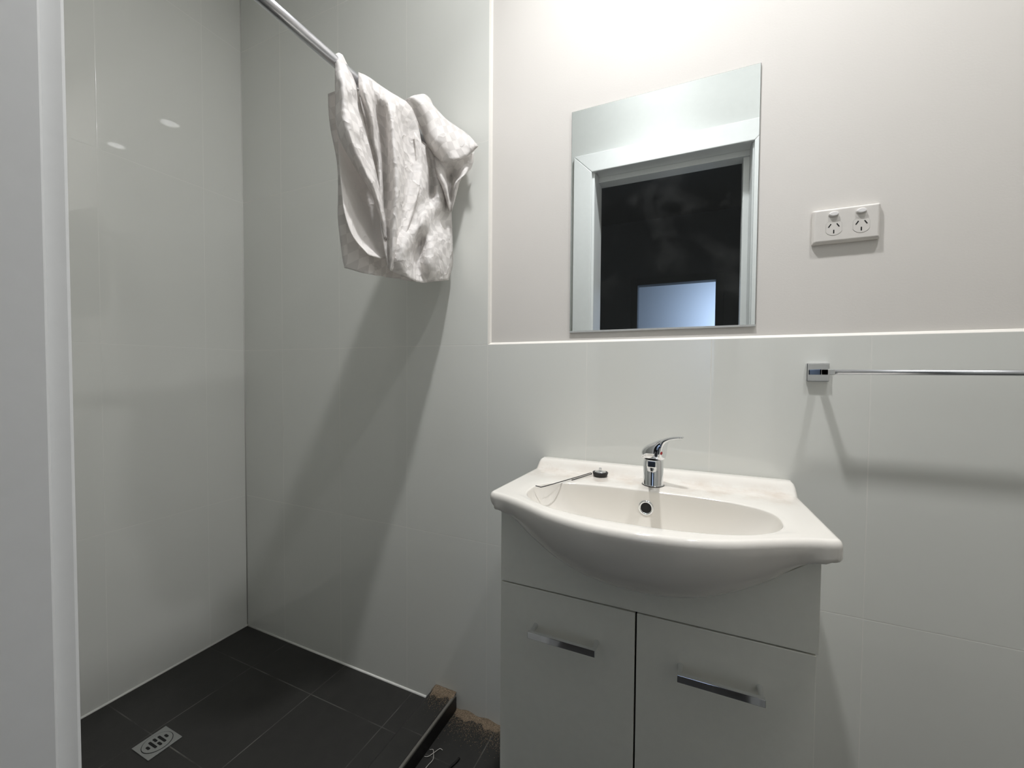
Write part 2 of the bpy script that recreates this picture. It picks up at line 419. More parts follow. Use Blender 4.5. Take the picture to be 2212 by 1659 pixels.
CURT = {
  'back': [[[-0.2,-0.4,1.692],[-0.185,-0.365,1.723],[-0.18,-0.305,1.759],[-0.17,-0.234,1.772],[-0.165,-0.156,1.805]],[[-0.205,-0.391,1.631],[-0.19,-0.34,1.656],[-0.2,-0.252,1.707],[-0.175,-0.192,1.733],[-0.16,-0.099,1.78]],[[-0.205,-0.371,1.556],[-0.185,-0.323,1.574],[-0.2,-0.218,1.626],[-0.17,-0.139,1.656],[-0.15,-0.044,1.696]],[[-0.205,-0.368,1.482],[-0.185,-0.316,1.499],[-0.195,-0.206,1.544],[-0.16,-0.131,1.568],[-0.12,-0.022,1.608]],[[-0.205,-0.369,1.423],[-0.18,-0.314,1.432],[-0.195,-0.197,1.467],[-0.15,-0.124,1.478],[-0.113,-0.022,1.506]],[[-0.2,-0.362,1.341],[-0.175,-0.312,1.348],[-0.19,-0.193,1.374],[-0.14,-0.126,1.386],[-0.11,-0.022,1.409]],[[-0.195,-0.36,1.312],[-0.165,-0.315,1.305],[-0.18,-0.205,1.319],[-0.135,-0.143,1.318],[-0.112,-0.039,1.343]]],
  'bag': [[[-0.165,-0.405,1.582],[-0.16,-0.383,1.582],[-0.16,-0.348,1.578],[-0.145,-0.335,1.571]],[[-0.155,-0.41,1.517],[-0.165,-0.372,1.526],[-0.165,-0.329,1.529],[-0.145,-0.309,1.517]],[[-0.15,-0.408,1.457],[-0.168,-0.359,1.468],[-0.168,-0.311,1.47],[-0.145,-0.288,1.469]],[[-0.145,-0.404,1.412],[-0.165,-0.348,1.418],[-0.165,-0.299,1.418],[-0.14,-0.283,1.414]],[[-0.14,-0.386,1.369],[-0.155,-0.34,1.371],[-0.155,-0.299,1.372],[-0.138,-0.275,1.376]],[[-0.135,-0.346,1.34],[-0.14,-0.321,1.342],[-0.14,-0.294,1.345],[-0.136,-0.271,1.353]]],
  'front': [[[-0.16,-0.416,1.755],[-0.155,-0.415,1.757],[-0.155,-0.409,1.762],[-0.16,-0.395,1.769]],[[-0.15,-0.425,1.715],[-0.138,-0.424,1.713],[-0.138,-0.41,1.723],[-0.15,-0.382,1.738]],[[-0.148,-0.427,1.683],[-0.122,-0.433,1.67],[-0.125,-0.41,1.684],[-0.148,-0.365,1.713]],[[-0.145,-0.429,1.638],[-0.118,-0.432,1.629],[-0.13,-0.396,1.653],[-0.142,-0.359,1.676]],[[-0.145,-0.428,1.599],[-0.112,-0.435,1.585],[-0.112,-0.406,1.599],[-0.14,-0.347,1.636]],[[-0.145,-0.413,1.564],[-0.108,-0.42,1.547],[-0.118,-0.384,1.562],[-0.138,-0.334,1.589]],[[-0.145,-0.369,1.526],[-0.115,-0.382,1.512],[-0.112,-0.366,1.515],[-0.135,-0.318,1.538]],[[-0.14,-0.33,1.489],[-0.118,-0.343,1.477],[-0.115,-0.335,1.475],[-0.132,-0.304,1.484]],[[-0.138,-0.307,1.445],[-0.12,-0.319,1.435],[-0.118,-0.314,1.432],[-0.13,-0.292,1.434]],[[-0.135,-0.295,1.401],[-0.125,-0.303,1.392],[-0.125,-0.298,1.389],[-0.13,-0.287,1.39]]],
  'middle': [[[-0.14,-0.369,1.743],[-0.13,-0.357,1.741],[-0.14,-0.326,1.755],[-0.145,-0.292,1.763],[-0.135,-0.271,1.759],[-0.142,-0.235,1.772],[-0.14,-0.203,1.778]],[[-0.135,-0.371,1.7],[-0.112,-0.376,1.686],[-0.135,-0.325,1.718],[-0.135,-0.297,1.728],[-0.112,-0.291,1.714],[-0.128,-0.238,1.739],[-0.128,-0.187,1.758]],[[-0.15,-0.336,1.668],[-0.118,-0.352,1.646],[-0.158,-0.288,1.69],[-0.145,-0.276,1.687],[-0.1,-0.298,1.653],[-0.135,-0.211,1.694],[-0.115,-0.175,1.699]],[[-0.145,-0.327,1.618],[-0.13,-0.328,1.61],[-0.155,-0.281,1.634],[-0.15,-0.267,1.634],[-0.095,-0.301,1.596],[-0.13,-0.21,1.632],[-0.108,-0.174,1.634]],[[-0.14,-0.311,1.57],[-0.135,-0.307,1.567],[-0.15,-0.277,1.579],[-0.14,-0.272,1.575],[-0.09,-0.301,1.541],[-0.125,-0.216,1.566],[-0.1,-0.194,1.559]],[[-0.135,-0.309,1.504],[-0.13,-0.306,1.501],[-0.148,-0.277,1.513],[-0.13,-0.28,1.504],[-0.09,-0.301,1.48],[-0.12,-0.237,1.494],[-0.105,-0.217,1.483]],[[-0.135,-0.307,1.439],[-0.128,-0.309,1.434],[-0.14,-0.286,1.44],[-0.125,-0.288,1.433],[-0.095,-0.302,1.413],[-0.115,-0.259,1.418],[-0.105,-0.248,1.411]],[[-0.13,-0.299,1.374],[-0.125,-0.3,1.371],[-0.13,-0.287,1.372],[-0.12,-0.289,1.366],[-0.1,-0.302,1.355],[-0.11,-0.281,1.358],[-0.11,-0.27,1.357]],[[-0.128,-0.287,1.323],[-0.125,-0.288,1.321],[-0.125,-0.287,1.321],[-0.12,-0.291,1.318],[-0.112,-0.297,1.314],[-0.114,-0.291,1.313],[-0.115,-0.287,1.313]]],
  'lower': [[[-0.12,-0.194,1.699],[-0.115,-0.166,1.682],[-0.125,-0.132,1.694],[-0.12,-0.122,1.69],[-0.125,-0.081,1.701]],[[-0.12,-0.188,1.63],[-0.108,-0.168,1.606],[-0.13,-0.107,1.63],[-0.11,-0.1,1.626],[-0.12,-0.038,1.646]],[[-0.12,-0.194,1.56],[-0.105,-0.18,1.545],[-0.135,-0.1,1.576],[-0.1,-0.105,1.564],[-0.115,-0.027,1.594]],[[-0.12,-0.244,1.458],[-0.115,-0.2,1.463],[-0.09,-0.194,1.459],[-0.115,-0.106,1.49],[-0.11,-0.027,1.515]],[[-0.12,-0.272,1.393],[-0.09,-0.26,1.39],[-0.13,-0.161,1.42],[-0.09,-0.152,1.413],[-0.108,-0.025,1.449]],[[-0.12,-0.289,1.342],[-0.095,-0.271,1.335],[-0.125,-0.177,1.356],[-0.085,-0.17,1.354],[-0.108,-0.025,1.391]],[[-0.12,-0.287,1.315],[-0.105,-0.241,1.306],[-0.11,-0.177,1.307],[-0.1,-0.127,1.32],[-0.105,-0.052,1.339]]],
  'sleeve': [[[-0.15,-0.2,1.784],[-0.13,-0.194,1.793],[-0.125,-0.169,1.812],[-0.13,-0.134,1.835],[-0.15,-0.082,1.86]],[[-0.145,-0.165,1.775],[-0.115,-0.181,1.776],[-0.105,-0.164,1.788],[-0.115,-0.116,1.812],[-0.14,-0.057,1.83]],[[-0.135,-0.148,1.739],[-0.1,-0.162,1.734],[-0.085,-0.145,1.75],[-0.09,-0.093,1.775],[-0.1,-0.022,1.803]],[[-0.125,-0.132,1.699],[-0.085,-0.154,1.684],[-0.065,-0.14,1.696],[-0.06,-0.085,1.729],[-0.05,-0.033,1.759]],[[-0.115,-0.097,1.671],[-0.075,-0.115,1.648],[-0.05,-0.1,1.655],[-0.035,-0.058,1.686],[0.0,-0.064,1.701]]],
  'tail': [[[-0.125,-0.11,1.702],[-0.1,-0.101,1.679],[-0.07,-0.093,1.664],[-0.06,-0.042,1.693],[-0.03,-0.032,1.707]],[[-0.12,-0.104,1.643],[-0.085,-0.116,1.612],[-0.1,-0.046,1.648],[-0.05,-0.063,1.633],[-0.045,-0.025,1.668]],[[-0.115,-0.083,1.605],[-0.08,-0.108,1.583],[-0.1,-0.046,1.618],[-0.06,-0.082,1.601],[-0.07,-0.04,1.635]],[[-0.11,-0.062,1.573],[-0.085,-0.086,1.549],[-0.09,-0.064,1.561],[-0.08,-0.064,1.562],[-0.085,-0.047,1.578]],[[-0.105,-0.053,1.542],[-0.1,-0.055,1.537],[-0.1,-0.05,1.538],[-0.095,-0.053,1.538],[-0.1,-0.043,1.549]]],
}


def cr(p0, p1, p2, p3, t):
    return 0.5 * ((2 * p1) + (-p0 + p2) * t + (2*p0 - 5*p1 + 4*p2 - p3) * t*t + (-p0 + 3*p1 - 3*p2 + p3) * t**3)
def spline(pts, n):
    out = []; m = len(pts) - 1
    for i in range(m * n + 1):
        k = min(i // n, m - 1); t = i / n - k
        g = lambda j: pts[j] if 0 <= j <= m else (2 * pts[0] - pts[1] if j < 0 else 2 * pts[m] - pts[m - 1])
        out.append(cr(g(k - 1), g(k), g(k + 1), g(k + 2), t))
    return out
def cloth_sheet(bm, uvl, grid, n=8, pattern=True, seed=0, amp=0.0022, uoff=0.5):
    rows = [spline([Vector(p) for p in r], n) for r in grid]
    cols = [spline([r[i] for r in rows], n) for i in range(len(rows[0]))]
    nu, nv = len(cols), len(cols[0])
    rnd = random.Random(seed)
    waves = [(rnd.uniform(6, 16), rnd.uniform(-4, 4), rnd.uniform(0, 6.28), rnd.uniform(0.4, 1)) for _ in range(4)]
    vs = [[None] * nv for _ in range(nu)]
    uvs = {}
    # cloth coordinates: distance across (from the middle) and down
    for j in range(nv):
        row = [cols[i][j] for i in range(nu)]
        acc = [0.0]
        for i in range(1, nu): acc.append(acc[-1] + (row[i] - row[i - 1]).length)
        for i in range(nu):
            p = row[i].copy()
            e = math.sin(math.pi * i / (nu - 1)) ** 0.5 * min(1.0, j / (0.1 * nv))
            w = sum(a * math.sin(2 * math.pi * (fx * (p.y * 2.2) + fz * p.z) + ph) for fx, fz, ph, a in waves)
            p.x += amp * w * e
            vs[i][j] = bm.verts.new(p)
            down = sum((cols[i][k] - cols[i][k - 1]).length for k in range(1, j + 1))
            uvs[vs[i][j]] = ((uoff + acc[i] - acc[-1] / 2) if pattern else -1.0, down + 0.3)
    for i in range(nu - 1):
        for j in range(nv - 1):
            f = bm.faces.new((vs[i][j], vs[i + 1][j], vs[i + 1][j + 1], vs[i][j + 1]))
            f.smooth = True
            for lp in f.loops: lp[uvl].uv = uvs[lp.vert]
b = BM(); uvl = b.loops.layers.uv.new('UVMap')
for k, (nm, pat, amp) in enumerate((('back', True, 0.004), ('bag', False, 0.0015), ('front', True, 0.0022), ('middle', True, 0.0025), ('lower', True, 0.004), ('sleeve', True, 0.0016), ('tail', True, 0.0016))):
    cloth_sheet(b, uvl, CURT[nm], 6, pat, k + 3, amp * 0.45)
me = bpy.data.meshes.new('shower_curtain'); b.to_mesh(me); b.free()
ct = link_mesh('shower_curtain', me, M['cloth'])
tag(ct, 'bunched white check-woven shower curtain slung over the metal rail', 'curtain')
m = ct.modifiers.new('solid', 'SOLIDIFY'); m.thickness = 0.0012; m.offset = 0
def ring(y, tilt, name='curtain_ring'):
    q = BM(); pts = []
    for k in range(25):
        t = 2 * math.pi * k / 24
        pts.append((RX + 0.019 * math.cos(t), y + tilt * math.sin(t), RZ - 0.006 + 0.021 * math.sin(t)))
    tube(q, pts, 0.0022, 8, False); o = obj(name, q, M['rocker'], None, smooth=True)
    o.parent = ct; return o
r_ = ring(-0.352, 0.004); r_['label'] = 'white plastic ring round the rail'
r_ = ring(-0.343, -0.003); r_['label'] = 'white plastic ring round the rail'

# ------------------------------------------------------------------ mirror
MX0, MX1, MZ0, MZ1 = 0.250, 0.690, 1.178, 1.770
mr = empty('wall_mirror', (0.47, 0.008, MZ0), 'frameless rectangular mirror on the cream wall above the basin', 'mirror')
b = BM(); box(b, MX0, MX1, 0.0045, 0.0078, MZ0, MZ1); obj('backing', b, M['glass_edge'], mr)
b = BM(); box(b, MX0 + 0.0012, MX1 - 0.0012, 0.003, 0.0045, MZ0 + 0.0012, MZ1 - 0.0012); obj('mirror_glass', b, M['mirror'], mr)
b = BM(); box(b, MX0, MX1, 0.0028, 0.0045, MZ0 - 0.001, MZ0 + 0.0035); obj('bottom_edge', b, simple('frosted_edge', rgb(190, 192, 190), 0.3), mr)

# ------------------------------------------------------------------ double power outlet
po = empty('power_outlet', (0.85, 0.008, 1.385), 'white double power point with two switches beside the mirror', 'power outlet')
ox0, ox1, oz0, oz1 = 0.792, 0.908, 1.348, 1.4215
b = BM()
loft(b, [[(x, 0.0078, z) for x, z in ((ox0, oz0), (ox1, oz0), (ox1, oz1), (ox0, oz1))],
         [(x, 0.002, z) for x, z in ((ox0, oz0), (ox1, oz0), (ox1, oz1), (ox0, oz1))],
         [(x, -0.004, z) for x, z in ((ox0 + 0.004, oz0 + 0.004), (ox1 - 0.004, oz0 + 0.004), (ox1 - 0.004, oz1 - 0.003), (ox0 + 0.004, oz1 - 0.003))]])
obj('faceplate', b, M['plastic'], po, bevel=0.0022, seg=3, angle=20)
def disc_y(bm, x, z, rx, rz, y0, y1, n=28, flat=None):
    r0 = []
    for k in range(n):
        t = 2 * math.pi * k / n; c, s_ = math.cos(t), math.sin(t)
        px, pz = rx * c, rz * s_
        if flat: px = max(-flat, min(flat, px))
        r0.append((x + px, y0, z + pz))
    loft(bm, [r0, [(p[0], y1, p[2]) for p in r0]])
for sx_ in (0.829, 0.8755):
    q = BM(); disc_y(q, sx_ - 0.001, 1.4065, 0.0092, 0.0058, -0.0035, -0.0045); obj('switch_recess', q, simple('shade_grey_plastic', rgb(206, 202, 197), 0.4), po)
    q = BM(); disc_y(q, sx_ - 0.001, 1.4075, 0.0082, 0.0048, -0.004, -0.0095); obj('rocker_switch', q, M['rocker'], po, bevel=0.0012, seg=2)
    q = BM(); disc_y(q, sx_, 1.3795, 0.0165, 0.0165, -0.0035, -0.0042, 40, flat=0.0142); obj('socket_rim', q, simple('socket_line_grey', rgb(196, 193, 187), 0.4), po)
    q = BM(); disc_y(q, sx_, 1.3795, 0.0160, 0.0160, -0.0035, -0.0045, 40, flat=0.0137); so = obj('socket_face', q, M['plastic'], po)
    q = BM()
    for ax, az, ang, L in ((-0.0072, 0.0045, 32, 0.0042), (0.0072, 0.0045, -32, 0.0042), (0.0, -0.0085, 0, 0.0038)):
        d = Vector((math.sin(R(ang)), 0, math.cos(R(ang)))); n_ = Vector((d.z, 0, -d.x)); c0 = Vector((sx_ + ax, -0.0043, 1.3795 + az))
        extrude_poly(q, [c0 + d * L + n_ * 0.0011, c0 - d * L + n_ * 0.0011, c0 - d * L - n_ * 0.0011, c0 + d * L - n_ * 0.0011], (0, -0.0004, 0))
    obj('pin_slots', q, M['black'], so)

# ------------------------------------------------------------------ towel rail
tr_ = empty('towel_rail', (0.8075, 0.0, 1.072), 'slim chrome towel rail with square mounting plate on the tiles', 'towel rail')
TY, TZ = -0.056, 1.0725
for xm, sg in ((0.8075, 1), (1.43, -1)):
    q = BM(); box(q, xm - 0.0205, xm + 0.0205, -0.009, -0.0002, 1.052, 1.092); obj('wall_plate', q, M['chrome'], tr_, bevel=0.0018, seg=3)
    q = BM(); box(q, xm - 0.006, xm + 0.006, TY - 0.006, -0.008, TZ - 0.006, TZ + 0.006); box(q, min(xm - 0.006 * sg, xm + 0.017 * sg), max(xm - 0.006 * sg, xm + 0.017 * sg), TY - 0.006, TY + 0.006, TZ - 0.006, TZ + 0.006)
    obj('bracket_arm', q, M['chrome'], tr_, bevel=0.0012, seg=2)
q = BM(); tube(q, [(0.822, TY, TZ), (1.416, TY, TZ)], 0.0052, 20); obj('rail_bar', q, M['satin'], tr_, smooth=True)

# ------------------------------------------------------------------ vanity basin
XC = 0.4735; DECK = 0.812; LIP = 0.021
FT = [(0.0, 0.416), (0.05, 0.4135), (0.10, 0.404), (0.15, 0.386), (0.20, 0.358), (0.24, 0.336), (0.28, 0.319), (0.31, 0.314)]
def front_y(x): return -smooth_table(FT, abs(x - XC))
def zb(x): return min(0.775, 0.664 + 0.112 * (abs(x - 0.478) / 0.285) ** 2.2)
def z_top(x, y):
    z = DECK + LIP * sst((y + 0.062) / 0.034)
    return z
def outline():
    """counter-clockwise plan outline with rounded corners"""
    pts = []
    hwF, hwB = 0.3075, 0.2935; rc = 0.016
    yF = front_y(XC + hwF)
    n = 90
    for i in range(n + 1):                       # front, left to right
        x = XC - (hwF - rc) + 2 * (hwF - rc) * i / n
        pts.append((x, front_y(x)))
    for i in range(1, 9):                        # front right corner
        t = -math.pi / 2 + math.pi / 2 * i / 8
        pts.append((XC + hwF - rc + rc * math.cos(t), yF + rc + rc * math.sin(t)))
    for i in range(1, 32):
        t = i / 32; y = yF + rc + (-0.014 - yF - rc) * t
        pts.append((XC + hwF + (hwB - hwF) * t, y))
    for i in range(0, 9):
        t = math.pi / 2 * i / 8
        pts.append((XC + hwB - 0.012 + 0.012 * math.cos(t), -0.0135 + 0.012 * math.sin(t)))
    nb = 60
    for i in range(1, nb):
        pts.append((XC + (hwB - 0.012) * (1 - 2 * i / nb), -0.0015))
    for i in range(0, 9):
        t = math.pi / 2 + math.pi / 2 * i / 8
        pts.append((XC - hwB + 0.012 + 0.012 * math.cos(t), -0.0135 + 0.012 * math.sin(t)))
    for i in range(1, 32):
        t = 1 - i / 32; y = yF + rc + (-0.014 - yF - rc) * t
        pts.append((XC - hwF - (hwB - hwF) * t, y))
    for i in range(0, 8):
        t = math.pi + math.pi / 2 * i / 8
        pts.append((XC - hwF + rc + rc * math.cos(t), yF + rc + rc * math.sin(t)))
    return pts
OUT = outline()
BC = Vector((XC, -0.25))
def bowl_r(th):
    """bowl rim radius from BC at plan angle th (D shape: flat back, bowed front)"""
    c, s_ = math.cos(th), math.sin(th)
    a = 0.233
    if s_ >= 0: bb = 0.094; e = 3.0
    else: bb = 0.122; e = 2.25
    return 1.0 / ((abs(c) / a) ** e + (abs(s_) / bb) ** e) ** (1 / e)
def inset(i, d):
    n = len(OUT); p0 = Vector(OUT[i - 1]); p1 = Vector(OUT[(i + 1) % n]); t = (p1 - p0).normalized()
    return Vector(OUT[i]) + Vector((-t.y, t.x)) * d
n = len(OUT); rings = []
rim = []
for x, y in OUT:
    th = math.atan2(y - BC.y, x - BC.x); r = bowl_r(th); rim.append(Vector((BC.x + r * math.cos(th), BC.y + r * math.sin(th))))
# underside (hidden) -> outer skin -> rounded top edge -> deck -> bowl
rings.append([(XC + (x - XC) * 0.35, -0.20 + (y + 0.20) * 0.2, 0.668) for x, y in OUT])
def under_pt(i, t):
    x, y = OUT[i]
    ztop = z_top(x, y) - 0.012
    if y < -0.30 and i <= 98:
        bx, by, bz = XC + (x - XC) * 0.955, -0.278, zb(x)
        k = 1 - (abs(x - XC) / 0.3075) ** 2
        px = x + (bx - x) * (1 - math.cos(t * math.pi / 2))
        py = y + (by - y) * (1 - math.cos(t * math.pi / 2)) ** 1.0
        pz = ztop + (bz - ztop) * math.sin(t * math.pi / 2)
        # towards the ends the slab turns square: vertical face, tight lower edge, flat underside
        w = sst((abs(x - XC) - 0.215) / 0.07)
        rr = 0.009; p1 = Vector((x, y, ztop)); q1 = inset(i, rr); q2 = Vector((bx, by))
        sz = max(bz, 0.772)
        if t < 0.5: B_ = Vector((x, y, ztop + (sz + rr - ztop) * t / 0.5))
        elif t < 0.8:
            a_ = (t - 0.5) / 0.3 * math.pi / 2; qq = inset(i, rr * (1 - math.cos(a_))); B_ = Vector((qq.x, qq.y, sz + rr - rr * math.sin(a_)))
        else: qq = q1.lerp(q2, (t - 0.8) / 0.2); B_ = Vector((qq.x, qq.y, sz + (bz - sz) * (t - 0.8) / 0.2))
        px, py, pz = Vector((px, py, pz)).lerp(B_, w)
        return (px, py, pz)
    q = inset(i, 0.02 * (1 - math.cos(t * math.pi / 2)) if abs(x - XC) > 0.2 and y < -0.02 else 0.0)
    return (q.x, q.y, ztop + (0.775 - ztop) * math.sin(t * math.pi / 2))
for k in range(14, -1, -1):
    rings.append([under_pt(i, k / 14) for i in range(n)])
er = 0.009
for k in range(1, 7):
    a = math.pi / 2 * k / 6
    rr_ = []
    for i, (x, y) in enumerate(OUT):
        e = er if y < -0.02 else 0.006
        q = inset(i, e * (1 - math.cos(a)))
        rr_.append((q.x, q.y, z_top(q.x, q.y) - 0.012 + 0.012 * math.sin(a)))
    rings.append(rr_)
base = [Vector(p[:2]) for p in rings[-1]]
for f in (0.04, 0.08, 0.12, 0.16, 0.20, 0.24, 0.28, 0.33, 0.38, 0.44, 0.52, 0.62, 0.72, 0.82, 0.90):
    rr_ = []
    for i in range(n):
        q = base[i].lerp(rim[i], f)
        # front rail of the rim rolls gently towards the bowl
        rr_.append((q.x, q.y, z_top(q.x, q.y) - 0.0015 * sst((f - 0.6) / 0.4)))
    rings.append(rr_)
DEP = 0.118
for k in range(0, 24):
    a = (k / 23) * math.pi / 2
    # small roll-over, then a steep wall that flattens to the bottom
    sc = 1.0 + 0.012 * (1 - k / 3) if k < 3 else math.cos((k - 2) / 21 * math.pi / 2) ** 0.50
    dz = (0.0015, 0.003, 0.007)[k] if k < 3 else 0.010 + (DEP - 0.010) * math.sin((k - 2) / 21 * math.pi / 2) ** 0.92
    if k == 23: sc = 0.10
    rr_ = []
    for i in range(n):
        q = BC + (rim[i] - BC) * sc
        # side ends of the bowl fall away more gently than the back
        e = abs(rim[i].x - XC) / 0.24
        zz = DECK - dz
        if 3 <= k < 23:
            u_ = (k - 2) / 21
            soft = e ** 3 * 0.35
            s2 = sc * (1 - soft) + (1 - u_) * soft
            q = BC + (rim[i] - BC) * s2
        rr_.append((q.x, q.y, zz))
    rings.append(rr_)
b = BM(); loft(b, rings)
bs = empty('vanity_basin', (XC, -0.2, 0.775), 'white ceramic bow-fronted basin top resting on the vanity cabinet', 'basin')
bo = obj('basin_body', b, M['ceramic'], bs, smooth=True)

# overflow ring on the back wall of the bowl
def on_back(z):
    dz = DECK - z; u_ = math.asin(max(0, min(1, ((dz - 0.010) / (DEP - 0.010)))) ** (1 / 0.92)); sc = math.cos(u_) ** 0.5
    return BC.y + 0.094 * sc
oz = 0.774; oy = on_back(oz); dyz = (on_back(oz + 0.01) - on_back(oz - 0.01)) / 0.02
nrm = Vector((0, -1, dyz)).normalized()
oc = Vector((0.4735, oy, oz)) + nrm * 0.0002
b = BM(); lathe(b, oc, nrm, [(-0.002, 0.0165), (0.0012, 0.0160), (0.0024, 0.0142), (0.0018, 0.0116), (-0.001, 0.0106)], 40, False, False)
o = obj('overflow_ring', b, M['chrome'], bs, smooth=True)
b = BM(); lathe(b, oc, nrm, [(0.0002, 0.0110), (0.0006, 0.0110)], 32); obj('overflow_hole', b, M['black'], bs)
b = BM(); lathe(b, (XC, BC.y, DECK - DEP - 0.001), (0, 0, 1), [(0, 0.024), (0.003, 0.022), (0.003, 0.014), (0.0, 0.012)], 32, False, False); obj('waste_outlet', b, M['chrome'], bs, smooth=True)

# ------------------------------------------------------------------ vanity cabinet
CX0, CX1, CY, GZ = 0.186, 0.757, -0.288, 0.612
vc = empty('vanity_cabinet', (XC, -0.15, 0), 'white two-door vanity cabinet under the basin', 'cabinet')
b = BM()
box(b, CX0, CX0 + 0.016, CY + 0.018, -0.001, 0.0, 0.772); obj('side_panel', b, M['cabinet'], vc)
b = BM(); box(b, CX1 - 0.016, CX1, CY + 0.018, -0.001, 0.0, 0.772); obj('side_panel', b, M['cabinet'], vc)
b = BM(); box(b, CX0 + 0.016, CX1 - 0.016, -0.012, -0.001, 0.08, 0.66); box(b, CX0 + 0.016, CX1 - 0.016, CY + 0.02, -0.012, 0.08, 0.096)
obj('inner_panels', b, M['cab_in'], vc)
b = BM(); box(b, CX0 + 0.016, CX1 - 0.016, CY + 0.045, CY + 0.06, 0.0, 0.08); obj('kickboard', b, M['cabinet'], vc)
b = BM(); top = [(CX0 + (CX1 - CX0) * i / 40, CY, zb(CX0 + (CX1 - CX0) * i / 40) + 0.004) for i in range(41)]
extrude_poly(b, [(CX0, CY, GZ + 0.0015), (CX1, CY, GZ + 0.0015)] + top[::-1], (0, 0.016, 0)); obj('fascia_panel', b, M['cabinet'], vc, bevel=0.0008)
XG = 0.4715
for x0, x1, hx0, hx1, lab in ((CX0, XG - 0.0017, 0.264, 0.402, 'left door'), (XG + 0.0017, CX1 - 0.003, 0.547, 0.680, 'right door')):
    q = BM(); box(q, x0, x1, CY, CY + 0.016, 0.085, GZ - 0.0015); d = obj('door', q, M['cabinet'], vc, bevel=0.0012, seg=3)
    d['label'] = lab
    hz = 0.5335; hy = CY - 0.033
    q = BM()
    box(q, hx0, hx1, hy - 0.004, hy + 0.004, hz - 0.0065, hz + 0.0065)
    for xx, sg in ((hx0, 1), (hx1, -1)):
        rings_ = []
        for t in (0.0, 0.25, 0.5, 0.75, 1.0):
            yy = hy + (CY - hy) * t; wv = 0.0035 + 0.002 * t * t
            cxp = xx + sg * 0.0045; cz = hz
            rings_.append([(cxp + wv * math.cos(a), yy, cz + 0.0062 * math.sin(a)) for a in [2 * math.pi * k / 12 for k in range(12)]])
        loft(q, rings_)
    obj('handle', q, M['chrome'], d, bevel=0.0006, seg=2)

# ------------------------------------------------------------------ mixer tap
TX, TYY = 0.482, -0.099
tp = empty('basin_tap', (TX, TYY, DECK), 'chrome single-lever mixer tap with a red dot on the basin deck', 'tap')
b = BM(); lathe(b, (TX, TYY, DECK), (0, 0, 1), [(0.0, 0.0235), (0.0015, 0.0235), (0.0016, 0.0222), (0.055, 0.0218), (0.057, 0.0205), (0.0595, 0.0205)], 48); obj('tap_body', b, M['chrome'], tp, smooth=False, bevel=0.0006)
for p_ in tp.children[0].data.polygons: p_.use_smooth = True
b = BM(); lathe(b, (TX, TYY, DECK - 0.0006), (0, 0, 1), [(0.0, 0.0245), (0.0018, 0.0245)], 48); obj('base_gasket', b, M['rubber'], tp)
b = BM(); rings_ = []
for t, w, h, zc in ((0.0, 0.0150, 0.024, 0.044), (0.2, 0.0135, 0.024, 0.048), (0.5, 0.0122, 0.023, 0.055), (0.8, 0.0115, 0.021, 0.0625), (0.97, 0.0108, 0.018, 0.0665), (1.0, 0.0095, 0.015, 0.0668)):
    yy = TYY - 0.010 - 0.088 * t
    rings_.append([(TX + 0.005 * t + w * max(-0.86, min(0.86, 1.15 * math.cos(a))), yy, DECK + zc + h * 0.5 * max(-0.9, min(0.9, 1.2 * math.sin(a)))) for a in [2 * math.pi * k / 24 for k in range(24)]])
loft(b, rings_); sp = obj('spout', b, M['chrome'], tp, smooth=False, bevel=0.0012, seg=3)
b = BM(); lathe(b, (TX + 0.005, TYY - 0.088, DECK + 0.0600), (0, 0, -1), [(0, 0.0088), (0.0085, 0.0088), (0.0095, 0.0078)], 32, True, False); lathe(b, (TX + 0.005, TYY - 0.088, DECK + 0.0515), (0, 0, -1), [(0, 0.0085), (0.0004, 0.0085)], 24); obj('aerator', b, M['chrome'], sp, bevel=0.0005)
# lever head, sweeping up towards the right
ld = Vector((0.93, -0.37, 0)).normalized(); ls = Vector((ld.y, -ld.x, 0))
secs = [(-0.0245, 0.062, 0.074, 0.010), (-0.0225, 0.0600, 0.0815, 0.0165), (-0.016, 0.0595, 0.0885, 0.0215), (-0.006, 0.0595, 0.0950, 0.0235),
        (0.006, 0.0595, 0.1010, 0.0232), (0.014, 0.0595, 0.1050, 0.0215), (0.0200, 0.0595, 0.1075, 0.0190), (0.0225, 0.0598, 0.1085, 0.0175), (0.0238, 0.0680, 0.1090, 0.0165), (0.0265, 0.0960, 0.1100, 0.0150),
        (0.034, 0.1030, 0.1128, 0.0130), (0.043, 0.1080, 0.1152, 0.0112), (0.053, 0.1110, 0.1170, 0.0098), (0.062, 0.1130, 0.1180, 0.0088), (0.068, 0.1138, 0.1180, 0.0075)]
b = BM(); rings_ = []
for d_, z0, z1, w in secs:
    c0 = Vector((TX, TYY, DECK)) + ld * d_
    rings_.append([c0 + ls * (w * math.copysign(abs(math.cos(a)) ** 0.8, math.cos(a))) + Vector((0, 0, (z0 + z1) / 2 + (z1 - z0) / 2 * math.copysign(abs(math.sin(a)) ** (0.7 if math.sin(a) > 0 else 0.30), math.sin(a)))) for a in [2 * math.pi * k / 28 for k in range(28)]])
loft(b, rings_); lv = obj('lever', b, M['chrome'], tp, smooth=True)
m = lv.modifiers.new('sub', 'SUBSURF'); m.levels = 1; m.render_levels = 2
rd = (ld * 0.80 - ls * -0.60).normalized()
view = Vector((0.5678 - TX, -1.0834 - TYY, 0)).normalized()
rdir = Vector((0.80, -0.60, -0.03)).normalized()
b = BM(); lathe(b, Vector((0.4990, -0.1190, 0.8895)) - rdir * 0.0003, rdir, [(0, 0.0038), (0.0020, 0.0038), (0.0024, 0.0028)], 20); obj('hot_indicator', b, M['red'], lv)

